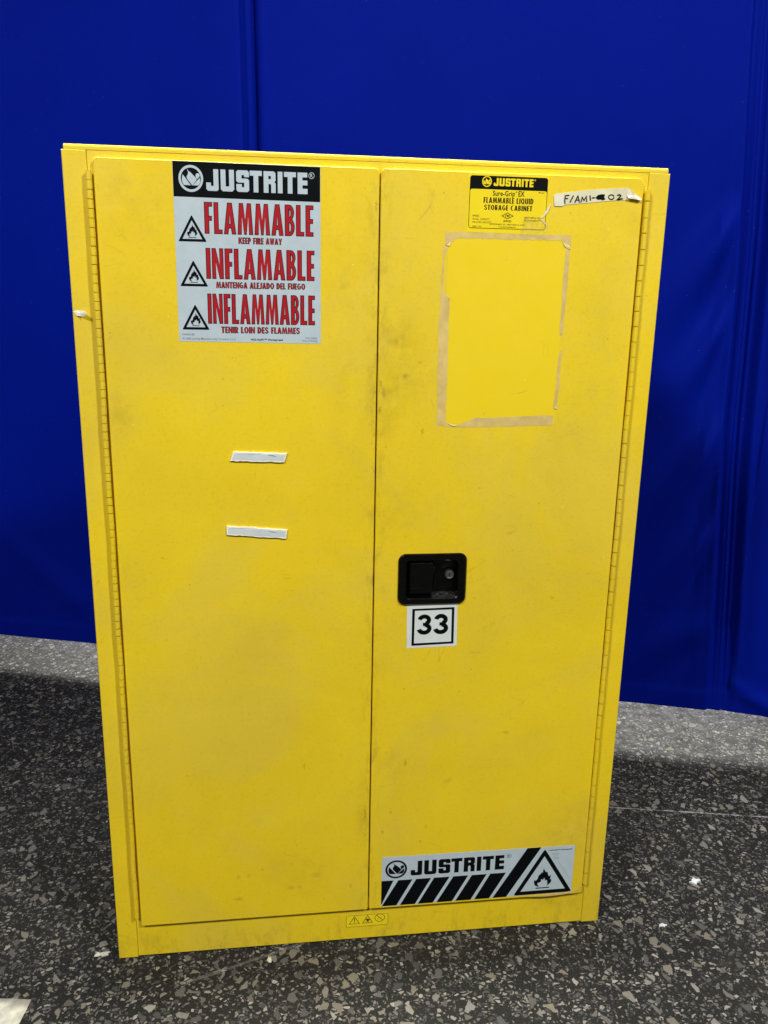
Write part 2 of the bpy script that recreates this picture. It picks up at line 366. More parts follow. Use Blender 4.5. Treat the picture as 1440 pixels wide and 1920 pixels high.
# ---- heavy square letters of the maker's name (unit height), and condensed bold capitals for the warnings
def heavy():
    g = {}
    g['J'] = (.56, [[(.08,0),(.48,0),(.56,.07),(.56,1),(.335,1),(.335,.23),(.215,.23),(.215,.38),(0,.38),(0,.08)]])
    g['U'] = (.61, [[(.09,0),(.52,0),(.61,.09),(.61,1),(.385,1),(.385,.23),(.225,.23),(.225,1),(0,1),(0,.09)]])
    g['S'] = (.585, [[(.08,0),(.505,0),(.585,.08),(.585,.55),(.51,.62),(.245,.62),(.245,.78),(.36,.78),(.36,.69),(.585,.69),(.585,.92),(.505,1),(.08,1),(0,.92),(0,.50),(.08,.43),(.36,.43),(.36,.22),(.25,.22),(.25,.36),(0,.36),(0,.08)]])
    g['T'] = (.555, [[(.17,0),(.39,0),(.39,.77),(.555,.77),(.555,1),(0,1),(0,.77),(.17,.77)]])
    g['R'] = (.55, [[(0,0),(.22,0),(.22,.38),(.255,.42),(.30,.42),(.345,.37),(.345,0),(.55,0),(.55,.44),(.49,.51),(.55,.58),(.55,.92),(.47,1),(0,1)], [(.22,.64),(.22,.785),(.335,.785),(.335,.64)]])
    g['I'] = (.22, [[(0,0),(.22,0),(.22,1),(0,1)]])
    g['E'] = (.46, [[(0,0),(.46,0),(.46,.25),(.225,.25),(.225,.41),(.455,.41),(.455,.635),(.225,.635),(.225,.78),(.45,.78),(.45,1),(0,1)]])
    return g
def condensed():
    s = .15; g = {}
    g['F'] = (.27, [[(0,0),(s,0),(s,.42),(.25,.42),(.25,.56),(s,.56),(s,.87),(.27,.87),(.27,1),(0,1)]])
    g['L'] = (.28, [[(0,0),(.28,0),(.28,.13),(s,.13),(s,1),(0,1)]])
    g['A'] = (.42, [[(0,0),(.14,0),(.165,.19),(.255,.19),(.28,0),(.42,0),(.285,1),(.135,1)], [(.182,.32),(.21,.66),(.238,.32)]])
    g['M'] = (.54, [[(0,0),(.13,0),(.158,.60),(.235,0),(.305,0),(.382,.60),(.41,0),(.54,0),(.475,1),(.345,1),(.27,.46),(.195,1),(.065,1)]])
    g['B'] = (.34, [[(0,0)]+arc(.17,.28,.17,.28,-90,55)+arc(.155,.755,.165,.245,-45,90)+[(0,1)],
                    [(s,.12)]+arc(.165,.27,.055,.15,-90,90,8)+[(s,.42)], [(s,.60)]+arc(.16,.735,.05,.135,-90,90,8)+[(s,.87)]])
    g['E'] = (.27, [[(0,0),(.27,0),(.27,.13),(s,.13),(s,.42),(.255,.42),(.255,.56),(s,.56),(s,.87),(.27,.87),(.27,1),(0,1)]])
    g['I'] = (s, [[(0,0),(s,0),(s,1),(0,1)]])
    g['N'] = (.40, [[(0,0),(.13,0),(.13,.56),(.27,0),(.40,0),(.40,1),(.27,1),(.27,.44),(.13,1),(0,1)]])
    g['K'] = (.42, [[(0,0),(s,0),(s,.34),(.19,.44),(.27,0),(.42,0),(.29,.56),(.41,1),(.26,1),(s,.64),(s,1),(0,1)]])
    g['P'] = (.34, [[(0,0),(s,0),(s,.36)]+arc(.165,.68,.175,.32,-90,90)+[(0,1)], [(s,.50)]+arc(.17,.68,.05,.18,-90,90,8)+[(s,.86)]])
    g['R'] = (.36, [[(0,0),(s,0),(s,.36),(.215,0),(.36,0),(.27,.43)]+arc(.165,.69,.175,.31,-40,90)+[(0,1)], [(s,.52)]+arc(.17,.69,.05,.175,-90,90,8)+[(s,.865)]])
    g['W'] = (.54, [[(.12,0),(.225,0),(.27,.42),(.315,0),(.42,0),(.54,1),(.415,1),(.365,.46),(.325,1),(.215,1),(.175,.46),(.125,1),(0,1)]])
    g['Y'] = (.40, [[(.125,0),(.275,0),(.275,.42),(.40,1),(.26,1),(.20,.62),(.14,1),(0,1),(.125,.42)]])
    g['T'] = (.34, [[(.095,0),(.245,0),(.245,.86),(.34,.86),(.34,1),(0,1),(0,.86),(.095,.86)]])
    g['D'] = (.39, [[(0,0)]+arc(.14,.5,.25,.5,-90,90,14)+[(0,1)], [(s,.14)]+arc(.155,.5,.085,.36,-90,90,12)+[(s,.86)]])
    g['O'] = (.44, [arc(.22,.5,.22,.5,0,345,23), arc(.22,.5,.075,.35,0,345,23)])
    g['G'] = (.42, [arc(.215,.5,.215,.5,50,320,18)+[(.41,.2),(.41,.55),(.23,.55),(.23,.41),(.28,.41)]+arc(.215,.5,.075,.35,-35,-290,16)])
    g['J'] = (.28, [[(.28,1),(.13,1),(.13,.24)]+arc(.085,.22,.045,.10,0,-100,4)+[(0,.13)]+[(0,.01)]+arc(.11,.23,.17,.24,-100,0,8)])
    g['U'] = (.40, [[(0,1)]+arc(.20,.27,.20,.27,180,360,14)+[(.40,1),(.25,1)]+arc(.20,.27,.05,.13,0,-180,8)+[(s-.0,1)]])
    g['C'] = (.40, [arc(.215,.5,.215,.5,48,312,18)+arc(.215,.5,.075,.35,-55,-305,16)])
    g['Q'] = (.45, [arc(.22,.5,.22,.5,0,290,20)+[(.34,-.04),(.44,.06),(.37,.14)]+arc(.22,.5,.22,.5,-35,-8,3), arc(.22,.5,.075,.35,0,345,23)])
    g['S'] = (.36, [arc(.18,.27,.18,.27,-165,50,14)+[(.20,.60),(.155,.66)]+arc(.185,.745,.055,.125,200,20,8)+[(.355,.77)]+arc(.18,.735,.175,.265,15,225,14)+[(.16,.44),(.205,.37)]+arc(.18,.26,.06,.13,30,-170,8)+[(.0,.24)]])
    return g
HEAVY, COND = heavy(), condensed()
KERN = {'ST': .035, 'TR': .08, 'IT': .07, 'TE': .075}
def word(mb, s, font, x0, x1, z0, z1, y, m, gap, outline=None, ow=0.0):
    x = 0; items = []
    for i, ch in enumerate(s):
        if ch == ' ': x += .24; continue
        wd, cs = font[ch]; items.append((x, cs))
        x += wd + (KERN.get(s[i:i+2], gap) if font is HEAVY else gap)
        last = wd
    W = items[-1][0]+last
    kx, kz = (x1-x0)/W, (z1-z0)
    for ox, cs in items:
        cc = [[(x0+(ox+p[0])*kx, z0+p[1]*kz) for p in c] for c in cs]
        if outline:
            mb.poly([offset(cc[0], ow*0.4)]+[offset(h, -ow*0.4) for h in cc[1:]], y, outline)
            mb.poly([offset(cc[0], -ow*0.6)]+[offset(h, ow*0.6) for h in cc[1:]], y-0.00012, m)
        else: mb.poly(cc, y, m)

FLAME = [(605,855),(545,820),(525,762),(527,708),(560,716),(590,688),(600,640),(612,598),(640,590),(650,548),(680,560),(695,462),(742,548),(774,540),(788,600),(805,642),(843,616),(838,680),(832,704),(866,720),(845,790),(775,842),
         (787,792),(775,712),(747,737),(718,662),(700,712),(655,690),(665,740),(625,768),(592,772),(602,820),(632,862)]
def hazard_triangle(mb, apex, left, right, y, m_black, m_white, thick, fs, fx, fz, rounded=0.0):
    tri = [left, right, apex]
    def soften(t, r):
        o = []
        for i in range(3):
            p, a, b = Vector(t[i]), Vector(t[i-1]), Vector(t[(i+1) % 3])
            o += [tuple(p+(a-p).normalized()*r), tuple(p+((a-p).normalized()+(b-p).normalized())*r*0.22), tuple(p+(b-p).normalized()*r)]
        return o
    mb.poly([soften(tri, rounded) if rounded else tri], y, m_black)
    mb.poly([offset(tri, -thick)], y-0.00012, m_white)
    fl = [(fx+(px-695)*fs, fz+(860-pz)*fs) for px, pz in FLAME]
    mb.poly([fl], y-0.00024, m_black)
    mb.poly([[(fx-130*fs, fz-36*fs), (fx+130*fs, fz-36*fs), (fx+130*fs, fz-14*fs), (fx-130*fs, fz-14*fs)]], y-0.00024, m_black)
def logo(mb, cx, cz, rx, rz, y, m):
    f = lambda q: [(cx+p[0]*rx, cz+p[1]*rz) for p in q]
    mb.poly([f(arc(0,0,1,1,0,352,44)), f(arc(0,0,.81,.81,0,352,44))], y, m)
    mb.poly([f([(.10,-.52),(.30,-.30),(.47,-.10),(.39,.08),(-.02,.46),(-.18,.56),(-.31,.77),(-.25,.60),(-.20,.44),(-.24,.30),(-.33,.16),(-.32,.0)])], y, m)
    mb.poly([f([(-.02,-.51),(-.59,-.49),(-.69,-.30),(-.73,-.10),(-.66,.31),(-.62,.24),(-.52,.14)])], y, m)
    mb.poly([f(arc(.56,.24,.17,.17,-20,200,10)+[(.43,.06),(.49,-.05),(.58,.04)])], y, m)
    mb.poly([f([(.14,-.51),(.60,-.50),(.72,-.32),(.75,-.12),(.73,.08)])], y, m)

# ------------------------------------------------------------------ ground
def tag(o, label=None, cat=None, group=None, kind=None):
    if label: o['label'] = label
    if cat: o['category'] = cat
    if group: o['group'] = group
    if kind: o['kind'] = kind
    return o
mb = MB(); mb.face([(-12, -8, 0), (12, -8, 0), (12, 14, 0), (-12, 14, 0)], FLOOR)
tag(mb.build('floor'), kind='structure')

# ------------------------------------------------------------------ curtain
T = Vector((0.944217, -0.329323, 0)); O = Vector((0, 1.28173, 0)); NF = Vector((-0.329323, -0.944217, 0))  # along the curtain, foot point, towards the viewer
def foldx(z): return 1.352 - 0.047*z + 0.004*math.sin(z*5)
WR = [((1.285,1.73),(1.05,1.36),.040,.013),((1.285,1.46),(1.10,1.10),.030,.011),((1.31,1.10),(1.14,.80),.034,.013),((1.32,.80),(1.13,.46),.024,.008),
      ((1.34,.42),(1.05,.22),.04,.004)]
def curtain_depth(s, z):
    d = 0.012*math.sin(s*1.3+0.5)*math.exp(-((z-1.6)/2.5)**2) + 0.007*math.sin(s*3.1+z*0.25) + 0.004*math.sin(s*7.3-z*0.6) + 0.0022*math.sin(s*9.1+z*2.3+1.7*math.sin(z*1.9))*math.sin(s*2.7-z*1.3) + 0.0012*math.sin(s*17-z*4.1+2*math.sin(s*3.3))
    # seam between two widths: a narrow tuck
    u = s+0.256+0.003*math.sin(z*3)
    d += -0.030*math.exp(-(u/0.0065)**2) + 0.008*math.exp(-((u+0.022)/0.012)**2) + 0.004*math.exp(-((u-0.028)/0.016)**2) - 0.005*math.exp(-((u+0.052)/0.006)**2)
    # deep pleat at the right
    v = s-foldx(z); g = (0.45+0.55*min(1, max(0, (2.35-z)/0.9)))*(0.2+0.8*min(1, max(0, (z-0.07)/0.30)))
    prof = ((-0.10,0.0),(-0.05,0.004),(-0.026,0.008),(-0.021,0.002),(-0.017,-0.038),(-0.008,-0.046),(0.010,-0.036),(0.018,-0.030),(0.023,-0.033),(0.030,-0.060),(0.040,-0.050),(0.075,-0.018),(0.13,-0.004),(0.20,0.0))
    if -0.10 < v < 0.20:
        for (a, da), (b, db) in zip(prof, prof[1:]):
            if a <= v < b:
                t = (v-a)/(b-a); t = t*t*(3-2*t); d += g*(da+(db-da)*t); break
    # drag folds running down from the pleat
    if v < -0.022:
        for (ax, az), (bx, bz), wd, amp in WR:
            dx, dz = bx-ax, bz-az; L = math.hypot(dx, dz); q = ((s-ax)*dx+(z-az)*dz)/L; p = ((s-ax)*dz-(z-az)*dx)/L
            k = 3.0*min(1, (-0.022-v)/0.06)*amp*math.exp(-(max(0, -q)/0.03)**2-(max(0, q-0.12)/(L*0.75))**2)
            ww = wd*1.35*(0.55+max(0, min(q, L))/L)
            d += k*(math.exp(-(p/ww)**2)-0.7*math.exp(-((p+ww*1.5)/(ww*0.8))**2))
    if s > 1.4:
        d += 0.008*math.sin((s*0.9+z)*9)*math.exp(-((z-0.8)/0.5)**2)
        d += 0.014*math.exp(-(((s-1.42)*0.5+(z-0.16))/0.03)**2)*math.exp(-((s-1.5)/0.14)**2)
    if s < -0.8:   # soft buckles low at the left
        d += 0.010*math.exp(-(((s+1.18)*0.8+(z-0.35))/0.07)**2)*math.exp(-((s+1.15)/0.25)**2)
        d += 0.006*math.exp(-(((s+1.0)*-0.2+(z-0.25))/0.04)**2)*math.exp(-((s+1.0)/0.1)**2)
    hemz = z-0.07
    d += 0.0035*(1 if hemz < 0.062 else math.exp(-((hemz-0.062)/0.004)**2))
    return d
cols = [-4.6+0.08*i for i in range(38)]+[-1.55+0.0105*i for i in range(300)]+[1.6+0.08*i for i in range(46)]
fine = []
for s in cols:
    fine.append(s)
    if -0.34 < s < -0.2: fine += [s+0.0035, s+0.007]
    if 1.19 < s < 1.43: fine += [s+0.0021*q for q in (1, 2, 3, 4)]
cols = fine
rows = [0.07, 0.0715]+[0.085+0.012*i for i in range(204)]+[2.6+0.1*i for i in range(8)]
def hem_wave(s): return 0.006*math.sin(s*2.1+0.4)+0.003*math.sin(s*6.0)
V = []; F = []
for z in rows:
    for s in cols:
        p = O+T*s+NF*curtain_depth(s, z); zz = z + hem_wave(s)*max(0, 1-(z-0.07)/0.3)
        V.append((p.x, p.y, zz))
nc = len(cols)
for j in range(len(rows)-1):
    for i in range(nc-1):
        F.append([j*nc+i, j*nc+i+1, (j+1)*nc+i+1, (j+1)*nc+i])
me = bpy.data.meshes.new('curtain'); me.from_pydata(V, [], F); me.materials.append(BLUE)
for p in me.polygons: p.use_smooth = True
cur = bpy.data.objects.new('curtain', me); C.objects.link(cur)
so = cur.modifiers.new('cloth', 'SOLIDIFY'); so.thickness = 0.0015; so.offset = -1
tag(cur, 'wide royal blue curtain hanging behind the yellow cabinet, hem just off the floor', 'curtain')

# ------------------------------------------------------------------ the cabinet
cab = bpy.data.objects.new('storage_cabinet', None); C.objects.link(cab)
tag(cab, 'tall yellow steel two door cabinet for flammable liquids with warning stickers', 'cabinet')
W2, H = 0.546, 1.651
mb = MB(); mb.box(-0.5425, -0.5405, 0.0035, 0.455, 0.0, 1.6475, YEL); mb.build('side_panel', cab)
mb = MB(); mb.box(0.5405, 0.5425, 0.0035, 0.455, 0.0, 1.6475, YEL); mb.build('side_panel', cab)
mb = MB(); mb.box(-0.5405, 0.5405, 0.453, 0.455, 0.0, 1.6475, YEL); mb.build('back_panel', cab)
mb = MB(); mb.box(-0.5405, 0.5405, 0.0035, 0.453, 0.02, 0.022, YEL); mb.build('bottom_panel', cab)
mb = MB(); TP = [(-0.0002, 1.6480)]+[(0.0048-0.005*math.cos(R(a)), 1.6524+0.0050*math.sin(R(a))) for a in range(0, 91, 10)]+[(0.455, 1.6574), (0.455, 1.6480)]
for a, b in zip(TP, TP[1:]): mb.face([(-.542, *a), (.542, *a), (.542, *b), (-.542, *b)], YEL, a[0] < .006 and b[0] < .006)
mb.face([(-.542, *p) for p in TP], YEL); mb.face([(.542, *p) for p in TP[::-1]], YEL); mb.build('top_panel', cab, bevel=0)
def wavy(x, z0, z1, n, amp): return [(x+amp*math.sin(i*1.7)*random.uniform(.3, 1), z0+(z1-z0)*i/n) for i in range(n+1)]
# side stiles of the front frame
for sgn in (-1, 1):
    mb = MB(); a, b = sorted((sgn*0.5052, sgn*W2))
    mb.plate([[(a, 0.0022), (b, 0.0022), (b, 1.6475), (a, 1.6475)]], -0.0012, 0.0033, YEL, 0.0011); mb.build('stile', cab)
# frame with the door opening, a step behind the stiles
mb = MB(); mb.plate([[(-0.5046, 0.0045), (0.5046, 0.0045), (0.5046, 1.6478), (-0.5046, 1.6478)], [(-0.47, 0.115), (0.47, 0.115), (0.47, 1.607), (-0.47, 1.607)]], 0.0004, 0.0033, YEL, 0.0005)
mb.build('door_frame', cab)

# doors
DY = -0.008
def door_outline(x0, x1, z0, z1, rtl, rtr):
    p = [(x0, z0+.003), (x0+.003, z0), (x1-.003, z0), (x1, z0+.003)]
    p += arc(x1-rtr, z1-rtr*1.3, rtr, rtr*1.3, 0, 90, 5)+arc(x0+rtl, z1-rtl*1.3, rtl, rtl*1.3, 90, 180, 5)
    return p
mb = MB(); mb.plate([door_outline(-0.4936, -0.0008, 0.0865, 1.6362, .006, .008)], DY, 0.0002, YEL, 0.0014)
mb.plate([[(-0.45, 0.13), (-0.0045, 0.13), (-0.0045, 1.58), (-0.45, 1.58)]], 0.0006, 0.04, YEL)
door_l = mb.build('door', cab); door_l['label'] = 'door with the large warning sticker and two white pads'
HOLE = rrect(0.066, 0.1735, 0.8225, 0.904, 0.008)
ro = door_outline(0.0019, 0.4936, 0.0872, 1.6366, .008, .011)
ro[2] = (0.4936-.012, 0.0872); ro[3] = (0.4936+.004, 0.0872+.004)
mb = MB(); mb.plate([ro, HOLE], DY, 0.0002, YEL, 0.0014)
door_r = mb.build('door', cab); door_r['label'] = 'door with the black handle, number sticker and tape marks'
# inner edge fold of the right door: closes the gap behind
mb = MB(); mb.box(0.0046, 0.0062, 0.0008, 0.04, 0.13, 1.58, YEL); mb.build('edge_fold', door_r)

# piano hinges
def hinge(x, z0, z1, door, sgn, pitch, gap):
    mb = MB(); n = 14; z = z0
    def cyl(za, zb, ra, rb, smooth=True):
        def ring(zz, r):
            dx = 0.0004*math.sin(zz*21)+0.00025*math.sin(zz*47)
            return [(x+dx+r*math.cos(2*math.pi*i/n), -0.0080+r*math.sin(2*math.pi*i/n), zz) for i in range(n)]
        a, b = ring(za, ra), ring(zb, rb); kk = mb.mat(YEL); base = len(mb.v); mb.v += a+b
        for i in range(n):
            i2 = (i+1) % n; mb.f.append([base+i, base+i2, base+n+i2, base+n+i]); mb.mi.append(kk); mb.sm.append(smooth)
        return a, b
    while z < z1-0.002:
        zt = min(z+pitch, z1); r = 0.0051+random.uniform(-.00012, .00012)
        g = gap*random.choice((0.5, 0.8, 1, 1.5))
        cyl(z, z+g, r-0.0016, r-0.0016); cyl(z+g, z+g+0.0003, r-0.0006, r)
        cyl(z+g+0.0003, (z+zt)/2, r, r*1.01); cyl((z+zt)/2, zt-0.0003, r*1.01, r); cyl(zt-0.0003, zt, r, r-0.0004)
        z = zt
    a, b = cyl(z, z+0.0002, 0.0051, 0.0049); mb.face(b, YEL); a, b = cyl(z0-0.0002, z0, 0.0049, 0.0051); mb.face(a[::-1], YEL)
    mb.build('hinge', door)
hinge(-0.5019, 0.110, 1.6155, door_l, -1, 0.0155, 0.0009); hinge(0.5023, 0.113, 1.6155, door_r, 1, 0.0285, 0.0016)

# ---- stickers
L0 = DY-0.00035
def sticker_base(mb, pts, y, m): mb.plate([pts], y, DY-0.00002 if y > -.05 else y, m)
mb = MB()
sticker_base(mb, [(-.3617,1.3298),(-.1057,1.3284),(-.1063,1.6342),(-.3614,1.6352)], L0, WHITE)
y1 = L0-0.00015; y2 = L0-0.0003
mb.poly([[(-.3611,1.5770),(-.1069,1.5755),(-.1069,1.6336),(-.3610,1.6346)]], y1, BLACK)
logo(mb, -.3307, 1.6070, .0210, .0219, y2, WHITE)
word(mb, 'JUSTRITE', HEAVY, -.3048, -.1291, 1.5880, 1.6235, y2, WHITE, .10)
mb.poly([arc(-.1220,1.6190,.0052,.0054,0,340,17), arc(-.1220,1.6190,.0044,.0046,0,340,17)], y2, WHITE)
text(mb, 'R', -.1242, -.1199, 1.6160, 1.6220, y2, WHITE, 0.01)
for s, a, b, c, d in (('FLAMMABLE',-.3096,-.1192,1.5171,1.5691),('INFLAMABLE',-.3092,-.1176,1.4405,1.4922),('INFLAMMABLE',-.3088,-.1168,1.3622,1.4141)):
    word(mb, s, COND, a, b, c, d, y1, RED, .065, BLACK, 0.0012)
for s, a, b, c, d in (('KEEP FIRE AWAY',-.2515,-.1750,1.5013,1.5117),('MANTENGA ALEJADO DEL FUEGO',-.2928,-.1342,1.4246,1.4350),('TENIR LOIN DES FLAMMES',-.2859,-.1444,1.3457,1.3567)):
    word(mb, s, COND, a, b, c, d, y1, RED, .055, BLACK, 0.0007)
for ax, az, lx, rx, bz in ((-.3320,1.5475,-.3562,-.3070,1.5027),(-.3318,1.4712,-.3560,-.3069,1.4265),(-.3314,1.3952,-.3553,-.3068,1.3508)):
    hazard_triangle(mb, (ax, az), (lx, bz), (rx, bz), y1, BLACK, WHITE, .0044, .000052, ax+.0004, bz+.0082, .002)
text(mb, 'FA406188', -.3555, -.3345, 1.3405, 1.3440, y1, FAINT, 0.004)
text(mb, '© 2008 Justrite Manufacturing Company, L.L.C.', -.3556, -.2595, 1.3322, 1.3368, y1, FAINT, 0.004)
text(mb, 'HAZ-ALERT™ Warning Label', -.2330, -.1755, 1.3318, 1.3364, y1, BLACK, 0.03)
text(mb, 'P/N 29002', -.1335, -.1120, 1.3366, 1.3398, y1, FAINT, 0.004)
text(mb, 'Patent Pending', -.1395, -.1120, 1.3312, 1.3350, y1, FAINT, 0.004)
mb.build('warning_sticker', door_l)['label'] = 'large silver warning sticker with red lettering'

# yellow data label of the right door
mb = MB()
sticker_base(mb, [(.1606,1.5330),(.3128,1.5310),(.3115,1.6322),(.1612,1.6332)], L0, YLAB)
mb.poly([rrect(.1636,.3092,1.5398,1.6304,.005)], y1, BLACK)
mb.poly([rrect(.1646,.3082,1.5408,1.6075,.004)], y1-0.00012, YLAB)
y3 = y2-0.0001
logo(mb, .1948, 1.6206, .0090, .0092, y3, YLAB)
word(mb, 'JUSTRITE', HEAVY, .2075, .2817, 1.6136, 1.6272, y3, YLAB, .10)
text(mb, '®', .2830, .2862, 1.6240, 1.6272, y3, YLAB, 0.01)
text(mb, 'Sure-Grip', .2068, .2480, 1.5940, 1.6056, y3, BLACK, 0.018, 0.0, 1.06)
text(mb, '®', .2487, .2518, 1.6022, 1.6056, y3, BLACK, 0.004)
text(mb, 'EX', .2546, .2663, 1.5968, 1.6062, y3, BLACK, 0.02)
word(mb, 'FLAMMABLE LIQUID', COND, .1901, .2836, 1.5842, 1.5940, y3, BLACK, .07)
word(mb, 'STORAGE CABINET', COND, .1917, .2822, 1.5722, 1.5812, y3, BLACK, .07)
text(mb, 'Model', .2925, .3033, 1.6035, 1.6062, y3, INK, 0.004)
for i, (s, x1) in enumerate((('894500', .1830), ('45 GAL. CAPACITY', .2032), ('170 LITER CAPACITY', .2070))):
    text(mb, s, .1708, x1, 1.5598-.0055*i, 1.5632-.0055*i, y3, INK, 0.006)
text(mb, 'MEETS NFPA & OSHA', .2690, .3008, 1.5590, 1.5624, y3, INK, 0.006)
text(mb, 'REQUIREMENTS', .2680, .2990, 1.5540, 1.5574, y3, INK, 0.006)
dm = [(.2248,1.5628),(.2363,1.5570),(.2478,1.5628),(.2363,1.5688)]
mb.poly([dm, offset(dm, -.0011)], y3, BLACK); text(mb, 'FM', .2325, .2400, 1.5607, 1.5650, y3, BLACK, 0.01)
text(mb, 'APPROVED', .2285, .2440, 1.5520, 1.5552, y3, BLACK, 0.02)
text(mb, 'JUSTRITE MFG. CO. - MATTOON, IL 61938', .2034, .2692, 1.5458, 1.5490, y3, BLACK, 0.01)
text(mb, 'www.justritemfg.com', .2203, .2526, 1.5418, 1.5448, y3, BLACK, 0.01)
text(mb, 'D88-11741', .1711, .1875, 1.5416, 1.5444, y3, INK, 0.006)
mb.build('data_label', door_r)['label'] = 'yellow and black data label'
# clear tape wrinkled over the corner of that label
mb = MB()
mb.poly([[(.2600,1.5300),(.2680,1.5262),(.2740,1.5310),(.2860,1.5285),(.3120,1.5240),(.3135,1.5440),(.3120,1.5560),(.3010,1.5640),(.2900,1.5560),(.2680,1.5620),(.2640,1.5450)]], y3-0.0006, CLEAR)
mb.ribbon([(.2985,1.5600),(.3045,1.5650),(.3105,1.5740),(.3160,1.5850)], [.0010,.003,.004,.0015], y3-0.0012, MASKHI)
mb.ribbon([(.3010,1.5590),(.3060,1.5540),(.3120,1.5475)], [.001,.0018,.0006], y3-0.0012, MASKHI)
mb.build('clear_tape', door_r)

# masking tape with handwriting
mb = MB()
top = [(.3211,1.6006),(.3273,1.6047),(.3427,1.6065),(.3903,1.6132),(.4442,1.6176),(.4600,1.6188),(.4671,1.6150),(.4768,1.6090),(.4905,1.6011)]
bot = [(.4894,1.5972),(.4780,1.5990),(.4719,1.5985),(.4319,1.5953),(.3753,1.5888),(.3429,1.5852),(.3402,1.5825),(.3241,1.5820),(.3225,1.5890)]
mb.plate([bot[::-1][0:0]+[p for p in bot[::-1]][::-1]+top[::1] if False else (top+bot)], L0-0.0004, DY-0.00002, MASK)
mb.poly([[(.3216,1.6000),(.3241,1.5824),(.3400,1.5828),(.3425,1.5858),(.3395,1.5930),(.3405,1.6050),(.3275,1.6040)]], L0-0.0011, MASKHI)
# crumpled right end: raised facets
K = [(.4610,1.6060),(.4640,1.6180),(.4720,1.6120),(.4690,1.6040),(.4800,1.6060),(.4905,1.6005),(.4870,1.5970),(.4760,1.5992),(.4640,1.6000)]
K3 = [(p[0], L0-0.0007-random.choice((0, .002, .0045)), p[1]) for p in K]
cen = (.4725, L0-0.005, 1.6055)
for i in range(len(K3)):
    a, b = K3[i], K3[(i+1) % len(K3)]; mb.face([cen, b, a] if True else [a, b, cen], MASKHI)
yi = L0-0.0009
pen = lambda pts, wd=.0016: mb.ribbon(pts, wd*1.3, yi, BLACK)
pen([(.3432,1.6010),(.3428,1.5930),(.3436,1.5872)]); pen([(.3430,1.6012),(.3470,1.6018),(.3512,1.6024)], .0015); pen([(.3432,1.5962),(.3490,1.5966)], .0014)
pen([(.3588,1.6022),(.3552,1.5950),(.3530,1.5896)])
pen([(.3620,1.5896),(.3660,1.5990),(.3674,1.6020),(.3694,1.5960),(.3712,1.5902)]); pen([(.3640,1.5942),(.3704,1.5946)], .0013)
pen([(.3742,1.5908),(.3756,1.6000),(.3796,1.5942),(.3834,1.6014),(.3850,1.5920)])
pen([(.3902,1.6034),(.3920,1.5945)], .0018); pen([(.3944,1.5990),(.4002,1.5998)], .0016)
mb.poly([[(.4010,1.6000),(.4060,1.6048),(.4130,1.6062),(.4190,1.6060),(.4180,1.6010),(.4205,1.5976),(.4150,1.5956),(.4110,1.5972),(.4060,1.5962)]], yi, BLACK)
mb.ribbon(arc(.4315,1.6018,.0052,.0040,20,360,14), .0020, yi, BLACK)
pen([(.4428,1.6046),(.4462,1.6066),(.4496,1.6050),(.4482,1.6020),(.4430,1.5978),(.4470,1.5984),(.4540,1.5998)], .0019)
mb.build('masking_tape', door_r)['label'] = 'torn masking tape with handwriting'

# tape residue: a broken tan rectangle with ragged edges
def rag(pts, amp=.0009, step=.007):
    o = []
    for i in range(len(pts)):
        a, b = Vector(pts[i]), Vector(pts[(i+1) % len(pts)]); n = max(1, int((b-a).length/step))
        for j in range(n):
            p = a.lerp(b, j/n); q = amp if j else amp*0.3
            o.append((p.x+random.uniform(-q, q), p.y+random.uniform(-q, q)))
    return o
ty = DY-0.00022
for pts in ([(.1209,1.5324),(.2400,1.5322),(.3600,1.5325),(.3609,1.5072),(.3570,1.5078),(.3480,1.5150),(.3435,1.5225),(.2300,1.5224),(.1950,1.5228),(.1920,1.5205),(.1880,1.5232),(.1560,1.5222),(.1440,1.5215),(.1350,1.5140),(.1300,1.5100),(.1218,1.5078)],
            [(.1195,1.5065),(.1290,1.5070),(.1240,1.4960),(.1213,1.4860),(.1204,1.4560),(.1208,1.4281),(.1245,1.4215),(.1315,1.4173),(.1341,1.4043),(.1336,1.3700),(.1342,1.3475),(.1350,1.3000),(.1353,1.2644),(.1345,1.2200),(.1351,1.1835),(.1385,1.1800),(.1500,1.1768),(.1639,1.1768),(.1700,1.1820),(.1918,1.1911),(.2600,1.1930),(.3498,1.1968),(.3490,1.1771),(.2500,1.1742),(.1641,1.1722),(.1183,1.1760),(.1165,1.2600),(.1151,1.3472),(.1162,1.4000),(.1176,1.4518)],
            [(.3600,1.5060),(.3512,1.5060),(.3508,1.4700),(.3504,1.4327),(.3509,1.3504),(.3565,1.3504),(.3580,1.3900),(.3596,1.4329)],
            [(.3580,1.3240),(.3526,1.3127),(.3506,1.2488),(.3489,1.2099),(.3560,1.2088),(.3574,1.2467),(.3573,1.3085)]):
    mb = MB(); mb.poly([rag(pts)], ty, TAN)
    mb.build('tape_residue', door_r)
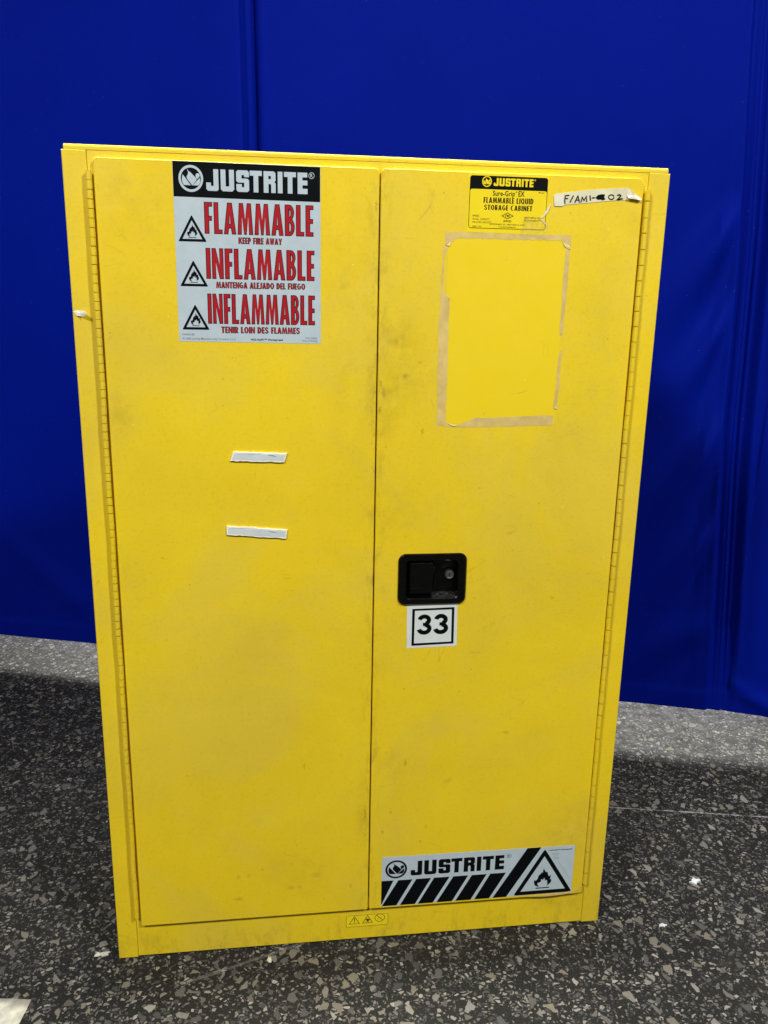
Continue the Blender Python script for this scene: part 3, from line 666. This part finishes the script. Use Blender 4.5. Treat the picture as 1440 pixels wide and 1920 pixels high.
# lifted curls at the corners of the residue
for pts in ([(.1215,1.5090),(.1240,1.5120),(.1330,1.5145),(.1300,1.5075)], [(.3435,1.5220),(.3480,1.5215),(.3560,1.5150),(.3600,1.5080),(.3570,1.5070),(.3490,1.5130)],
            [(.1312,1.4180),(.1325,1.4150),(.1345,1.4080),(.1340,1.4160)], [(.3486,1.2098),(.3500,1.2190),(.3535,1.2150),(.3560,1.2090)], [(.1370,1.1812),(.1500,1.1762),(.1640,1.1772),(.1500,1.1752)]):
    mb = MB(); cx = sum(p[0] for p in pts)/len(pts); cz = sum(p[1] for p in pts)/len(pts)
    P3 = [(p[0], ty-0.0004-(0.0013 if i % 2 else 0), p[1]) for i, p in enumerate(pts)]
    c3 = (cx, ty-0.0009, cz)
    for i in range(len(P3)):
        a, b = P3[i], P3[(i+1) % len(P3)]
        s = (a[0]-cx)*(b[2]-cz)-(b[0]-cx)*(a[2]-cz)
        mb.face([c3, a, b] if s > 0 else [c3, b, a], CURL)
    mb.build('tape_curl', door_r)

# handle tray, paddle, lock
mb = MB()
outer = rrect(.0495,.1895,.8095,.9180,.0150,8)
rec = rrect(.0672,.1722,.8238,.9028,.0070,8)
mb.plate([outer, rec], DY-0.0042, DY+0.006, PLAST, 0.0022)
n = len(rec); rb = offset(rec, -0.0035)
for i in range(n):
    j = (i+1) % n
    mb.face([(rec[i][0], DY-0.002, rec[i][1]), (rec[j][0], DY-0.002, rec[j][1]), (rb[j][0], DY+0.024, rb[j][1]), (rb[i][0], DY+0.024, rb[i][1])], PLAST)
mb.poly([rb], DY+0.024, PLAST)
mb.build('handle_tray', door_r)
mb = MB(); pd = [(.0725,.8300),(.1190,.8300),(.1225,.8350),(.1262,.8900),(.1215,.8985),(.0725,.8985)]
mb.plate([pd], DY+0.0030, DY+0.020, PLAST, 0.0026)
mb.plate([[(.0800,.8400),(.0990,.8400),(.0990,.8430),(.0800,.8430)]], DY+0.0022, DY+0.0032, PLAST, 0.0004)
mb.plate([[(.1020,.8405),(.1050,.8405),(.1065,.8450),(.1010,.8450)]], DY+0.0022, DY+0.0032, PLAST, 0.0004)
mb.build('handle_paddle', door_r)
mb = MB(); kk = 28; cx, cz = .1566, .8699
prof = [(.0094, DY+.020), (.0094, DY+.0075), (.0084, DY+.0058), (.0070, DY+.0055), (.0062, DY+.0066), (.0024, DY+.0064)]
rings = [[(cx+r*math.cos(2*math.pi*i/kk), y, cz+r*math.sin(2*math.pi*i/kk)) for i in range(kk)] for r, y in prof]
for j in range(len(rings)-1):
    for i in range(kk):
        i2 = (i+1) % kk; mb.face([rings[j][i], rings[j][i2], rings[j+1][i2], rings[j+1][i]], STEEL)
mb.face(rings[-1], STEEL); mb.poly([[(cx-.0008, cz-.0042), (cx+.0008, cz-.0042), (cx+.0008, cz+.0042), (cx-.0008, cz+.0042)]], DY+.0060, BLACK)
mb.build('lock_cylinder', door_r)

# number sticker
mb = MB()
mb.plate([[(.0709,.7141),(.1760,.7162),(.1740,.8082),(.0696,.8070)]], L0, DY-0.00002, PAPER)
o_ = [(.0808,.7194),(.1691,.7217),(.1681,.8019),(.0806,.8002)]; i_ = [(.0860,.7246),(.1639,.7262),(.1628,.7971),(.0860,.7961)]
mb.poly([o_, i_], y1, BLACK)
def three(x0, x1, z0, z1):
    wd = (x1-x0)*0.30; W_ = x1-x0; Hh = z1-z0; cx = x0+W_*0.47
    pt = lambda a: (x0+a[0]*W_, z0+a[1]*Hh)
    rx, rzt, rzb = .345, .185, .225
    up = arc(.47,.715,.315,.185,172,-70,16); lo = arc(.475,.285,.355,.195,78,-172,18)
    mb.ribbon([pt(p) for p in up], wd*0.98, y1, BLACK); mb.ribbon([pt(p) for p in lo], wd*0.98, y1-0.0001, BLACK)
    mb.poly([[pt((.38,.43)), pt((.66,.41)), pt((.66,.585)), pt((.38,.585))]], y1-0.0002, BLACK)
three(.0918,.1224,.7440,.7876); three(.1261,.1572,.7440,.7878)
mb.build('number_sticker', door_r)['label'] = 'white sticker numbered 33'

# striped sticker at the foot of the right door
mb = MB()
mb.plate([[(.0286,.0919),(.4714,.0944),(.4712,.2178),(.0294,.2191)]], L0, DY-0.00002, WHITE)
logo(mb, .0613, .1862, .0244, .0232, y1, BLACK)
word(mb, 'JUSTRITE', HEAVY, .0940, .3075, .1674, .2044, y1, BLACK, .10)
mb.poly([arc(.3180,.2010,.0052,.0050,0,340,17), arc(.3180,.2010,.0044,.0042,0,340,17)], y1, BLACK); text(mb, 'R', .3158, .3201, .1982, .2038, y1, BLACK, 0.01)
mb.poly([[(.0290,.0985),(.0556,.1582),(.0291,.1582)]] if False else [[(.0289,.1582),(.0288,.0978),(.0302,.0978),(.0558,.1582)]], y1, BLACK)
for b0, b1, t0, t1 in ((.0298,.0640,.0,.0),):
    pass
st = [(.0300,.0636,.0558,.0558),(.0718,.1058,.0985,.1410),(.1125,.1465,.1410,.1832),(.1552,.1908,.1832,.2257),(.1984,.2337,.2257,.2684),(.2424,.2769,.2690,.3131)]
# slanted bars: bottom left, bottom right, top right, top left
bars = [((.0305,.0925),(.0636,.0925),(.0985,.1577),(.0668,.1577)),((.0718,.0925),(.1058,.0925),(.1409,.1577),(.1072,.1577)),((.1127,.0925),(.1465,.0925),(.1832,.1577),(.1476,.1577)),
        ((.1552,.0925),(.1908,.0925),(.2257,.1577),(.1916,.1577)),((.1986,.0927),(.2337,.0927),(.2684,.1577),(.2342,.1577)),((.2424,.0930),(.2769,.0930),(.3131,.1579),(.2769,.1579)),
        ((.2851,.0932),(.3168,.0932),(.3923,.2182),(.3601,.2182))]
for b in bars: mb.poly([list(b)], y1, BLACK)
hazard_triangle(mb, (.4010,.2130), (.3335,.0945), (.4722,.0950), y1, BLACK, WHITE, .0096, .000122, .4012, .1136, .006)
text(mb, 'HAZ-ALERT™ Warning Label', .4105, .4645, .2068, .2102, y1-0.0003, BLACK, 0.03)
for i, (s, a, b) in enumerate((('This label', .4175, .4345), ('is a part', .4205, .4330), ('P/N 29005', .4240, .4350))):
    text(mb, s, a, b, .1975-.006*i, .2005-.006*i, y1, FAINT, 0.0)
mb.ribbon([(.4330,.1800),(.4560,.1440),(.4640,.1300)], .0005, y1, FAINT)
mb.build('striped_sticker', door_r)['label'] = 'black striped silver sticker with a flame triangle'
# bent lower corner of that door, bare tan filler showing along the edge
mb = MB()
mb.ribbon([(.372,.0895),(.410,.0893),(.450,.0915),(.474,.0945),(.490,.1005),(.4955,.1080)], [.001,.005,.006,.005,.003,.002], DY-0.0012, TAN)
mb.build('bare_edge', door_r)

# little pictogram label on the bottom rail
mb = MB(); py = 0.0004-0.0003
mb.plate([rrect(-.0495,.0478,.0352,.0672,.004)], py, 0.0002, YLAB)
rr = rrect(-.0488,.0471,.0360,.0665,.0036); mb.poly([rr, offset(rr, -.0009)], py-.00015, INK)
for ax, lx, rx, bz, az in ((-.0298,-.0424,-.0172,.0434,.0650),(0,-.0125,.0123,.0438,.0651)):
    t_ = [(lx,bz),(rx,bz),(ax,az)]; mb.poly([t_, offset(t_, -.0013)], py-.00015, INK)
mb.poly([[(-.0305,.0500),(-.0291,.0500),(-.0284,.0590),(-.0312,.0590)]], py-.00015, INK); mb.poly([arc(-.0298,.0478,.0011,.0011,0,320,8)], py-.00015, INK)
mb.poly([[(-.0055,.0545),(-.0012,.0492),(.0010,.0450),(.0022,.0490),(.0060,.0530),(.0035,.0548),(.0005,.0560)]], py-.00015, INK); mb.ribbon([(-.0060,.0470),(.0050,.0468)], .0007, py-.00018, INK)
cc = arc(.0278,.0556,.0116,.0104,0,350,34); mb.poly([cc, arc(.0278,.0556,.0103,.0092,0,350,34)], py-.00015, INK)
mb.ribbon([(.0205,.0628),(.0352,.0485)], .0014, py-.00018, INK); mb.ribbon([(.0220,.0520),(.0262,.0560),(.0300,.0540),(.0330,.0590)], .0008, py-.0002, INK)
mb.build('pictogram_label', cab)['label'] = 'small yellow label with three pictograms'

# foam pads left on the left door
for pts in ([(-.2771,1.1087),(-.1754,1.1060),(-.1691,1.1234),(-.2707,1.1270)], [(-.2873,.9641),(-.1733,.9543),(-.1706,.9728),(-.2868,.9825)]):
    mb = MB(); mb.plate([rag(pts, .0008, .006)], DY-0.0034, DY, FOAM, 0.0006)
    inner = offset(pts, -.0030); mb.poly([rag(inner, .0010, .007)], DY-0.0036, PAD)
    a = inner[2]; mb.ribbon([(a[0]-.034, a[1]+.0002), (a[0]-.024, a[1]-.0012), (a[0]-.016, a[1]-.0035)], [.0004,.0014,.0003], DY-0.0038, FAINT)
    mb.ribbon([(inner[3][0]+.004, inner[3][1]-.0008), (inner[3][0]+.03, inner[3][1]-.0013), (inner[3][0]+.05, inner[3][1]-.0012)], [.0003,.0006,.0003], DY-0.0038, FAINT)
    mb.build('adhesive_pad', door_l)
# a scrap of tape on the left stile
mb = MB()
P = [(-.5449,-.0020,1.3791),(-.5359,-.0030,1.3812),(-.5270,-.0075,1.3808),(-.5207,-.0130,1.3802),(-.5197,-.0140,1.3757),(-.5240,-.0100,1.3722),(-.5310,-.0050,1.3711),(-.5391,-.0028,1.3715)]
c3 = (-.5320, -.0052, 1.3762)
for i in range(len(P)): mb.face([c3, P[(i+1) % len(P)], P[i]], FOAM)
mb.build('tape_scrap', cab)

# ------------------------------------------------------------------ scraps on the floor
def scrap(name, pts, h, label, mat=SCRAP, group=None):
    mb = MB(); zc = h
    top = [(p[0], p[1], h*random.uniform(.35, 1)) for p in pts]
    cx = sum(p[0] for p in pts)/len(pts); cy = sum(p[1] for p in pts)/len(pts)
    n = len(pts)
    for i in range(n):
        j = (i+1) % n
        mb.face([(cx, cy, zc), top[i], top[j]], mat)
        mb.face([top[i], (pts[i][0], pts[i][1], 0.0006), (pts[j][0], pts[j][1], 0.0006), top[j]], mat)
    o = mb.build(name); tag(o, label, 'litter', group); return o
def star(cx, cy, rx, ry, n=13):
    return [(cx+rx*random.uniform(.3, 1.25)*math.cos(2*math.pi*i/n), cy+ry*random.uniform(.3, 1.25)*math.sin(2*math.pi*i/n)) for i in range(n)]
# the corner of a paper sheet lying in front
mb = MB()
sheet = [(-1.02,-.045),(-.7045,-.0955),(-.7300,-.300),(-1.05,-.25)]
mb.v = []; N = 8
for lvl in range(2):
    pass
g = [[None]*(N+1) for _ in range(N+1)]
for i in range(N+1):
    for j in range(N+1):
        a = Vector(sheet[0]).lerp(Vector(sheet[1]), i/N); b = Vector(sheet[3]).lerp(Vector(sheet[2]), i/N); p = a.lerp(b, j/N)
        g[i][j] = (p.x, p.y, 0.0022+0.0014*math.sin(i*1.9+j)*math.cos(j*1.3))
for i in range(N):
    for j in range(N): mb.face([g[i][j], g[i][j+1], g[i+1][j+1], g[i+1][j]], SCRAP, True)
sh = mb.build('paper_sheet')
bm = bmesh.new(); bm.from_mesh(sh.data); bmesh.ops.remove_doubles(bm, verts=bm.verts, dist=1e-5); bm.to_mesh(sh.data); bm.free()
s2 = sh.modifiers.new('paper', 'SOLIDIFY'); s2.thickness = 0.0006; s2.offset = 1
tag(sh, 'stained off white paper sheet lying on the floor at the bottom left corner', 'paper')
grp = 'white paper scraps on the floor'
scrap('paper_scrap', star(-.588,.017,.016,.009), .005, 'white crumpled scrap on the floor left of the cabinet foot', SCRAP, grp)
scrap('paper_scrap', star(.842,.105,.016,.011), .006, 'white crumpled scrap on the floor farther out to the right', PAPER, grp)
scrap('paper_scrap', star(.694,-.031,.012,.006), .004, 'small flat white scrap near the right front foot', PAPER, grp)
scrap('paper_scrap', star(-.2203,-.0409,.005,.012), .004, 'thin white scrap in front of the cabinet bottom rail', SCRAP, grp)
